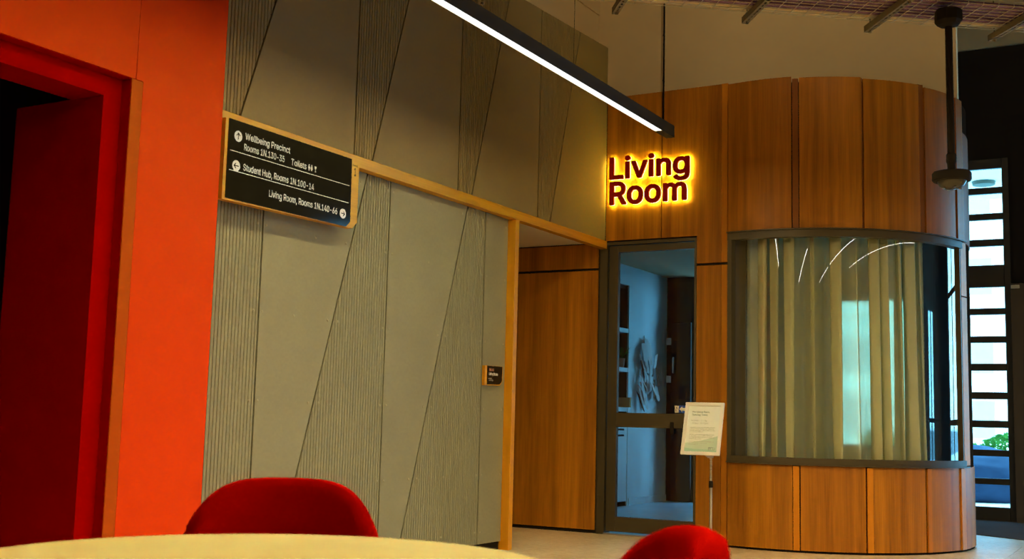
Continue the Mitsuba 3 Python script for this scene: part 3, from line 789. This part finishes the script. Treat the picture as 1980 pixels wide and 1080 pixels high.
def strut_mesh(L):
    """C channel along +x, open side up, slots through its side and base"""
    c = m3.Manifold.cube([L, 0.041, 0.041]).translate([0, -0.0205, -0.041]) - m3.Manifold.cube([L + 1, 0.035, 0.05]).translate([-0.5, -0.0175, -0.038])
    for i in range(int(L / 0.05)):
        c -= m3.Manifold.cube([0.028, 0.013, 0.02], True).translate([0.03 + i * 0.05, 0, -0.04])
    return from_man(c)


SL = 0.72
sm = strut_mesh(SL)
for i, s in enumerate((-0.80, 0.05, 0.90, 1.725, 2.585)):
    k = thing('strut_channel', strut_said[i], 'bracket', strut_group)
    m = sm.copy()
    M4 = np.eye(4)
    M4[:3, 0], M4[:3, 1], M4[:3, 2] = NT, np.cross([0, 0, 1.0], NT), [0, 0, 1]
    M4[:3, 3] = P(s, -0.085, ZTR - 0.0085)
    m.apply_transform(M4)
    add(k + '__channel', m, GALV)
    for w in (-0.04, 0.50):
        add(k + '__rod', tube(P(s, w, ZTR - 0.06), P(s, w, 6.5), 0.004, 6), GALV)
        add(k + '__nut', cat_(tube(P(s, w, ZTR - 0.066), P(s, w, ZTR - 0.0505), 0.009, 6)), GALV)


# small round spot lamps of the hall, behind the camera
for i, (x, y) in enumerate(((-0.9, 0.45), (-3.45, 1.95), (-5.2, 2.55), (-6.5, 3.2))):
    k = thing('spot_lamp', f'small round spot lamp mirrored in the curved window, {ORD[i]} from the top', 'lamp', 'spot lamps mirrored in the curved window')
    add(k + '__body', lathe([(0, 0.16), (0.06, 0.16), (0.065, 0.15), (0.065, 0), (0.058, 0), (0.058, 0.01), (0, 0.01)], (x, y, 3.18), 24), BLACK, smooth=30)
    add(k + '__lens', lathe([(0, 0.009), (0.056, 0.009), (0.056, 0.004), (0, 0.003)], (x, y, 3.18), 24), SIGNWHITE, emit=[60.0, 52.0, 34.0])
    add(k + '__cable', tube((x, y, 3.33), (x, y, 6.5), 0.004, 6), BLACK)
for i, (x, y, tgt) in enumerate(((7.2, 0.9, (10.6, 2.4, 4.5)), (6.4, 2.6, (10.6, 4.6, 4.5)))):  # two unseen lamps, added to give the bulkhead direct light
    k = thing('wall_washer', f'added unseen spot lamp near the ceiling washing the plaster bulkhead, {ORD[i]} from the right', 'lamp', 'added spot lamps above the frame')
    o, t_ = np.array([x, y, 5.3]), np.array(tgt)
    d_ = (t_ - o) / np.linalg.norm(t_ - o)
    add(k + '__body', tube(o - 0.16 * d_, o, 0.045, 20), BLACK, smooth=40)
    add(k + '__rod', tube(o - 0.08 * d_, (o - 0.08 * d_) * [1, 1, 0] + [0, 0, 6.5], 0.008, 8), BLACK)
    scene[k.replace('wall_washer', 'washer_beam')] = {'type': 'spot', 'intensity': {'type': 'rgb', 'value': BULKHEAD_FILL}, 'cutoff_angle': 38.0, 'beam_width': 14.0,
                                                      'to_world': T().look_at(origin=(o + 0.01 * d_).tolist(), target=t_.tolist(), up=[0, 0, 1])}
k = thing('added_passage_lamp', 'added round downlight in the passage ceiling, out of sight behind the timber post', 'lamp')  # made-up lamp, added so floor bounce brightens the passage ceiling
add(k + '__rim', lathe([(0.06, 0.006), (0.085, 0.006), (0.085, -0.004), (0.06, -0.004), (0.06, 0.006)], (8.8, 6.75, 2.643), 28), WHITE)
add(k + '__lens', lathe([(0, 0), (0.062, 0), (0.062, -0.002), (0, -0.002)], (8.8, 6.75, 2.645), 28), SIGNWHITE, emit=[6000.0, 4700.0, 2500.0])

# dome camera on its drop pole
thing('dome_camera', 'black dome camera on a drop pole hanging from the cable tray', 'camera')
dx, dy = 7.315, 1.115
add('dome_camera__mount', cat_(lathe([(0, 0.11), (0.064, 0.11), (0.082, 0.10), (0.082, 0.035), (0.066, 0.012), (0.034, 0.0), (0, 0.0)], (dx, dy, 3.455), 8)), BLACK, smooth=20)
add('dome_camera__pole', tube((dx, dy, 2.60), (dx, dy, 3.46), 0.0215, 24), BLACK, smooth=40)
add('dome_camera__collar', lathe([(0, 0), (0.022, 0), (0.024, 0.05), (0.030, 0.06), (0.030, 0.105), (0.022, 0.115), (0, 0.115)], (dx, dy, 2.55), 24), BLACK, smooth=35)
add('dome_camera__housing', lathe([(0, 0.062), (0.05, 0.062), (0.106, 0.055), (0.113, 0.045), (0.113, 0.008), (0.108, 0.0), (0.088, -0.003), (0.088, 0.005), (0, 0.005)], (dx, dy, 2.492), 48), BLACK, smooth=35)
add('dome_camera__dome', lathe([(0.086, 0.006), (0.084, -0.008), (0.070, -0.030), (0.045, -0.044), (0.02, -0.050), (0, -0.051)], (dx, dy, 2.492), 40), DOMEGREY, smooth=True)
for q in range(4):
    ang = 0.5 + q * math.pi / 2
    add('dome_camera__lens', lathe([(0, 0.006), (0.008, 0.005), (0.011, 0), (0, -0.004)], (dx + 0.05 * math.cos(ang), dy + 0.05 * math.sin(ang), 2.446), 16), STEEL, smooth=40)

# ------------------------------------------------------------------ poster stand
thing('poster_stand', 'white framed opening times poster on a slim silver pole in front of the timber wall', 'sign stand')
TILT = math.radians(16)
PR, PU = np.array([0, -1.0, 0]), np.array([math.sin(TILT), 0, math.cos(TILT)])
PN = np.cross(PR, PU)
PC = np.array([8.628, 3.171, 0.962])
W_, H_ = 0.315, 0.418


def pl(u, v, d=0.0):
    return PC + u * PR + v * PU + d * PN


def plate(u0, u1, v0, v1, d0, d1):
    return lay_flat([[(u0, v0), (u1, v0), (u1, v1), (u0, v1)]], PC + d0 * PN, PR, PU, d1 - d0)


fr = sg.box(-W_ / 2, -H_ / 2, W_ / 2, H_ / 2).buffer(-0.004).buffer(0.004, 4).difference(sg.box(-W_ / 2 + 0.026, -H_ / 2 + 0.026, W_ / 2 - 0.026, H_ / 2 - 0.026))
add('poster_stand__frame', lay_flat([fr], PC, PR, PU, 0.014), WHITEFRAME)
add('poster_stand__backing', plate(-W_ / 2 + 0.005, W_ / 2 - 0.005, -H_ / 2 + 0.005, H_ / 2 - 0.005, -0.006, 0.002), WHITEFRAME)
add('poster_stand__poster', plate(-W_ / 2 + 0.024, W_ / 2 - 0.024, -H_ / 2 + 0.024, H_ / 2 - 0.024, 0.002, 0.004), PAPER)
xs = np.linspace(-W_ / 2 + 0.026, W_ / 2 - 0.026, 24)
w1 = [(x, -0.105 + 0.050 * (x / W_ + 0.5) ** 2 + 0.010 * math.sin(9 * x)) for x in xs]
w2 = [(x, -0.135 - 0.055 * (x / W_ + 0.5) + 0.012 * math.sin(14 * x)) for x in xs]
bl, br = (xs[0], -H_ / 2 + 0.026), (xs[-1], -H_ / 2 + 0.026)
add('poster_stand__poster__green_wave', lay_flat([[bl, br] + w1[::-1]], PC + 0.004 * PN, PR, PU, 0.0004), PAPERMIST)
add('poster_stand__poster__green_wave', lay_flat([[bl, br] + w2[::-1]], PC + 0.0044 * PN, PR, PU, 0.0004), PAPERGREEN)
for txt, u0, wd, v0, h in (('The Living Room', -0.100, 0.142, 0.128, 0.0125), ('Opening Times', -0.100, 0.128, 0.106, 0.0125)):
    add('poster_stand__poster__lettering', lay_text(txt, h, wd, pl(u0, v0, 0.004), PR, PU, 0.0008, True), POSTERINK)
for txt, u0, wd, v0, h in (('Monday - Friday', -0.103, 0.136, 0.060, 0.0115), ('9.00am - 5.00pm', -0.103, 0.142, 0.039, 0.0115)):
    add('poster_stand__poster__lettering', lay_text(txt, h, wd, pl(u0, v0, 0.004), PR, PU, 0.0008), POSTERPALE)
add('poster_stand__poster__print_lines', cat_(*[plate(-0.105, -0.105 + w, v, v + 0.0035, 0.0045, 0.0052) for v, w in ((0.008, 0.205), (-0.004, 0.2), (-0.016, 0.207), (-0.028, 0.11), (-0.048, 0.2), (-0.060, 0.19), (-0.072, 0.205), (-0.084, 0.1), (-0.104, 0.205), (-0.116, 0.15), (-0.128, 0.08))]), POSTERPALE)
add('poster_stand__poster__logo', lay_text('ECU', 0.024, 0.052, pl(0.062, -0.168, 0.0052), PR, PU, 0.0008), POSTERINK)
ring = sg.Point(0, 0).buffer(0.0)
bx, by = 8.70, 3.13
add('poster_stand__bracket', cat_(tube(pl(0.02, -0.19, -0.006), (bx, by, 0.74), 0.010, 10), cbox(bx - 0.03, bx + 0.01, by - 0.02, by + 0.02, 0.74, 0.79, 0.004)), STEEL)
add('poster_stand__pole', lathe([(0, 0), (0.011, 0), (0.011, 0.50), (0, 0.50)], (bx, by, 0.02), 20), STEEL, smooth=40)
add('poster_stand__collar', lathe([(0, 0), (0.015, 0), (0.016, 0.02), (0.015, 0.05), (0, 0.05)], (bx, by, 0.515), 20), BLACK, smooth=40)
prof = [(0, 0)]
for i in range(13):
    prof += [(0.0065, i * 0.0145), (0.0098, i * 0.0145 + 0.004), (0.0098, i * 0.0145 + 0.010)]
prof += [(0.0065, 0.19), (0, 0.19)]
add('poster_stand__beaded_pole', lathe(prof, (bx, by, 0.562), 16), STEEL)
add('poster_stand__base', lathe([(0, 0), (0.13, 0), (0.13, 0.006), (0.03, 0.022), (0, 0.022)], (bx, by, 0.0005), 48), STEEL, smooth=30)

# ------------------------------------------------------------------ table and chairs
thing('round_table', 'round pale timber topped table in the foreground', 'table')
tcx, tcy, tr_ = 1.613, 1.423, 0.538
add('round_table__top', lathe([(0, 0), (tr_ - 0.02, 0), (tr_ - 0.004, 0.006), (tr_, 0.012), (tr_, 0.022), (tr_ - 0.004, 0.026), (0, 0.026)], (tcx, tcy, 0.709), 160), TABLETOP, smooth=25)
add('round_table__column', lathe([(0, 0), (0.04, 0), (0.034, 0.03), (0.034, 0.66), (0.05, 0.68), (0, 0.68)], (tcx, tcy, 0.028), 32), BLACK, smooth=30)
add('round_table__base', lathe([(0, 0), (0.28, 0), (0.28, 0.008), (0.25, 0.016), (0.05, 0.028), (0, 0.028)], (tcx, tcy, 0.001), 64), BLACK, smooth=30)


def shell(th=0.050, nu=49, nv=41):
    """upholstered tub: facing +x, floor at z = 0; centre surface thickened with a rounded rim"""
    def mid(u, v):
        # v: 0 seat front .. 1 back top ; u: -1 .. 1 across
        cx = np.interp(v, [0, 0.12, 0.40, 0.52, 0.62, 0.80, 1.0], [0.245, 0.215, -0.06, -0.155, -0.205, -0.245, -0.272])
        cz = np.interp(v, [0, 0.12, 0.40, 0.52, 0.62, 0.80, 1.0], [0.415, 0.445, 0.425, 0.445, 0.520, 0.660, 0.822])
        return cx, cz
    U_, V_ = np.meshgrid(np.linspace(-1, 1, nu), np.linspace(0, 1, nv), indexing='ij')
    # smooth the profile
    vv = np.linspace(0, 1, 401)
    cx, cz = mid(0, vv)
    ker = np.hanning(41)
    ker /= ker.sum()
    pad = lambda q: np.convolve(np.r_[2 * q[0] - q[20:0:-1], q, 2 * q[-1] - q[-2:-22:-1]], ker, 'valid')
    cx, cz = pad(cx), pad(cz)
    X0, Z0 = np.interp(V_, vv, cx), np.interp(V_, vv, cz)
    back = np.clip((V_ - 0.42) / 0.58, 0, 1)
    half = 0.222 + 0.038 * np.sin(np.pi * np.clip(V_, 0, 1)) + 0.0 * V_
    # plan curve: wraps forward at the sides of the back
    wrap = np.radians(14 + 54 * np.clip((V_ - 0.2) / 0.4, 0, 1) - 8 * np.clip((V_ - 0.7) / 0.3, 0, 1))
    arc = U_ * wrap
    R_ = half / np.sin(wrap)
    Y = R_ * np.sin(arc)
    Xf = R_ * (1 - np.cos(arc))
    side = np.abs(U_)
    fall = np.clip((V_ - 0.55) / 0.45, 0, 1)
    # shoulders: the upper edge drops towards the sides
    drop = 0.010 * side ** 2 + 0.185 * side ** 4.0
    lift = (1 - np.clip(V_ / 0.5, 0, 1)) * 0.035 * side ** 2.5 + 0.10 * np.clip(1 - np.abs(V_ - 0.42) / 0.32, 0, 1) * side ** 3
    X = X0 + np.where(V_ > 0.2, Xf * np.clip((V_ - 0.2) / 0.3, 0, 1), 0)
    Z = Z0 + lift - drop * fall ** 1.2
    front = np.clip(1 - V_ / 0.2, 0, 1)
    X = X - front * 0.05 * side ** 3
    Pm = np.stack([X, Y, Z], -1)
    du, dv = np.gradient(Pm, axis=0), np.gradient(Pm, axis=1)
    N = np.cross(du, dv)
    N /= np.linalg.norm(N, axis=-1, keepdims=True) + 1e-9
    if N[nu // 2, -5][0] < 0:
        N = -N
    a_, b_ = Pm + N * th / 2, Pm - N * th / 2
    # rim loop
    idx = [(i, 0) for i in range(nu)] + [(nu - 1, j) for j in range(1, nv)] + [(i, nv - 1) for i in range(nu - 2, -1, -1)] + [(0, j) for j in range(nv - 2, 0, -1)]
    V3 = [a_.reshape(-1, 3), b_.reshape(-1, 3)]
    F = []
    g_ = lambda i, j: i * nv + j
    off = nu * nv
    for i in range(nu - 1):
        for j in range(nv - 1):
            F += [[g_(i, j), g_(i + 1, j), g_(i + 1, j + 1)], [g_(i, j), g_(i + 1, j + 1), g_(i, j + 1)]]
            F += [[off + g_(i, j), off + g_(i + 1, j + 1), off + g_(i + 1, j)], [off + g_(i, j), off + g_(i, j + 1), off + g_(i + 1, j + 1)]]
    cen = Pm.mean((0, 1))
    ringA = np.array([a_[k] for k in idx])
    ringB = np.array([b_[k] for k in idx])
    ringM = np.array([Pm[k] for k in idx])
    tan = np.roll(ringM, -1, 0) - np.roll(ringM, 1, 0)
    nn = np.array([N[k] for k in idx])
    outw = np.cross(tan, nn)
    outw /= np.linalg.norm(outw, axis=1, keepdims=True) + 1e-9
    inner = np.array([Pm[min(max(i, 1), nu - 2), min(max(j, 1), nv - 2)] for i, j in idx])
    sgn = np.sign(np.sum(outw * (ringM - inner), 1))
    outw *= np.where(sgn == 0, 1, sgn)[:, None]
    L = len(idx)
    prev, base = [g_(*k) for k in idx], 2 * off
    for ang in (45, 90, 135):
        th_ = math.radians(ang)
        V3.append(ringM + nn * (th / 2) * math.cos(th_) + outw * (th / 2) * math.sin(th_))
        cur = list(range(base, base + L))
        for k in range(L):
            q = (k + 1) % L
            F += [[prev[k], cur[k], cur[q]], [prev[k], cur[q], prev[q]]]
        prev, base = cur, base + L
    cur = [off + g_(*k) for k in idx]
    for k in range(L):
        q = (k + 1) % L
        F += [[prev[k], cur[k], cur[q]], [prev[k], cur[q], prev[q]]]
    m = trimesh.Trimesh(np.vstack(V3), F, process=False)
    trimesh.repair.fix_normals(m)
    return m


shell_shape = mikit.ply(shell(), FABRIC, True)
# seat pad, seam piping along the rim and four splayed legs
pad = from_man(m3.Manifold.hull_points(np.array([(x + 0.02 * cx_, y + 0.02 * cy_, z) for x in (-0.12, 0.17) for y in (-0.15, 0.15) for cx_ in (-1, 0, 1) for cy_ in (-1, 0, 1) for z in ((0.455, 0.475) if abs(cx_) + abs(cy_) > 0 else (0.45, 0.480))])))
pad_shape = mikit.ply(pad, FABRIC, 35)
leg_shapes = [mikit.ply(trimesh.creation.cone(0.001, 0.001) if False else tube_path([(0.13 * sx, 0.13 * sy, 0.424), (0.165 * sx, 0.165 * sy, 0.2), (0.205 * sx, 0.205 * sy, 0.0)], 0.013, 10), POST, True) for sx in (1, -1) for sy in (1, -1)]
frame_shape = mikit.ply(cat_(tube((-0.14, -0.14, 0.405), (0.14, 0.14, 0.405), 0.012, 8), tube((-0.14, 0.14, 0.405), (0.14, -0.14, 0.405), 0.012, 8)), BLACK)
for (x, y, deg, lab) in ((2.003, 1.722, 214, 'red upholstered tub chair behind the round table, its back against the grey panels'),
                         (1.521, 0.832, 126, 'red upholstered tub chair at the right of the round table, turned sideways')):
    k = thing('tub_chair', lab, 'chair', 'red tub chairs at the round table')
    tw = T().translate([x, y, 0]).rotate([0, 0, 1], deg)
    add(k + '__shell', None, None, shape=shell_shape, to_world=tw)
    add(k + '__seat_pad', None, None, shape=pad_shape, to_world=tw)
    add(k + '__under_frame', None, None, shape=frame_shape, to_world=tw)
    for ls in leg_shapes:
        add(k + '__leg', None, None, shape=ls, to_world=tw)

# ------------------------------------------------------------------ outside the far window
thing('terrace', kind='structure')
add('terrace__paving', box(14.5, 60, -30, 40, -0.25, -0.05), OUTPAVE)
add('terrace__canopy', box(14.5, 19.0, -6, 3.3, 4.55, 4.75), OUTWALL)
add('canopy_light', lathe([(0, 0), (0.16, 0), (0.15, -0.05), (0.0, -0.06)], (17.6, 2.25, 4.549), 32), GALV, 'round grey light fitting under the white canopy outside the top window pane', 'lamp', smooth=30)
thing('white_building', 'white office building with grey windows across the terrace outside', 'building')
add('white_building__facade', box(34, 44, -8, 18, -0.05, 14), OUTWALL)
for zf in (0.7, 2.45, 4.6, 6.75, 8.9):
    add('white_building__ledge', box(33.7, 34, -8, 18, zf - 0.35, zf - 0.15), OUTWALL)
    for yy in np.arange(-7, 17, 1.6):
        k = add('white_building__window', box(33.93, 34.02, yy, yy + 1.05, zf + 0.1, zf + 1.1), OUTGLASS)
        add(k + '__sill', box(33.9, 34.0, yy - 0.05, yy + 1.1, zf + 0.04, zf + 0.1), OUTWALL)
thing('hedge', 'green hedge outside beyond the blue bean bag', 'hedge')
q = rng.uniform(0, 1, (2600, 3))
c = np.array([24, 2.2, 0]) + q * [0.9, 3.4, 0.7] + np.c_[0 * q[:, 0], 0 * q[:, 0], 0.25 * np.sin(q[:, 1] * 9)]
d1, d2 = rng.normal(size=(2600, 3)), rng.normal(size=(2600, 3))
d1 /= np.linalg.norm(d1, axis=1, keepdims=True)
d2 /= np.linalg.norm(d2, axis=1, keepdims=True)
v = np.stack([c - d1 * 0.07, c + d2 * 0.04, c + d1 * 0.07, c - d2 * 0.04], 1).reshape(-1, 3)
f = np.array([[4 * i + a_, 4 * i + b_, 4 * i + c_] for i in range(2600) for a_, b_, c_ in ((0, 1, 2), (0, 2, 3))])
add('hedge__foliage', trimesh.Trimesh(v, f, process=False), 'mat_leaf', kind='stuff')
add('hedge__planter', box(24, 25, 2.1, 5.7, -0.05, 0.25), OUTWALL)
s = trimesh.creation.icosphere(4)
v = s.vertices.copy()
v = v * [0.85, 1.0, 0.50] * (0.92 + 0.22 * meshkit.fbm(v * 2.3, 3, 4)[:, None])
v[:, 2] = np.maximum(v[:, 2], -0.30) + 0.25
s = trimesh.Trimesh(v + [19.3, 2.75, 0], s.faces, process=False)
add('bean_bag', s, BEANBAG, 'big dark blue slumped bean bag on the terrace outside the window', 'bean bag', smooth=True)
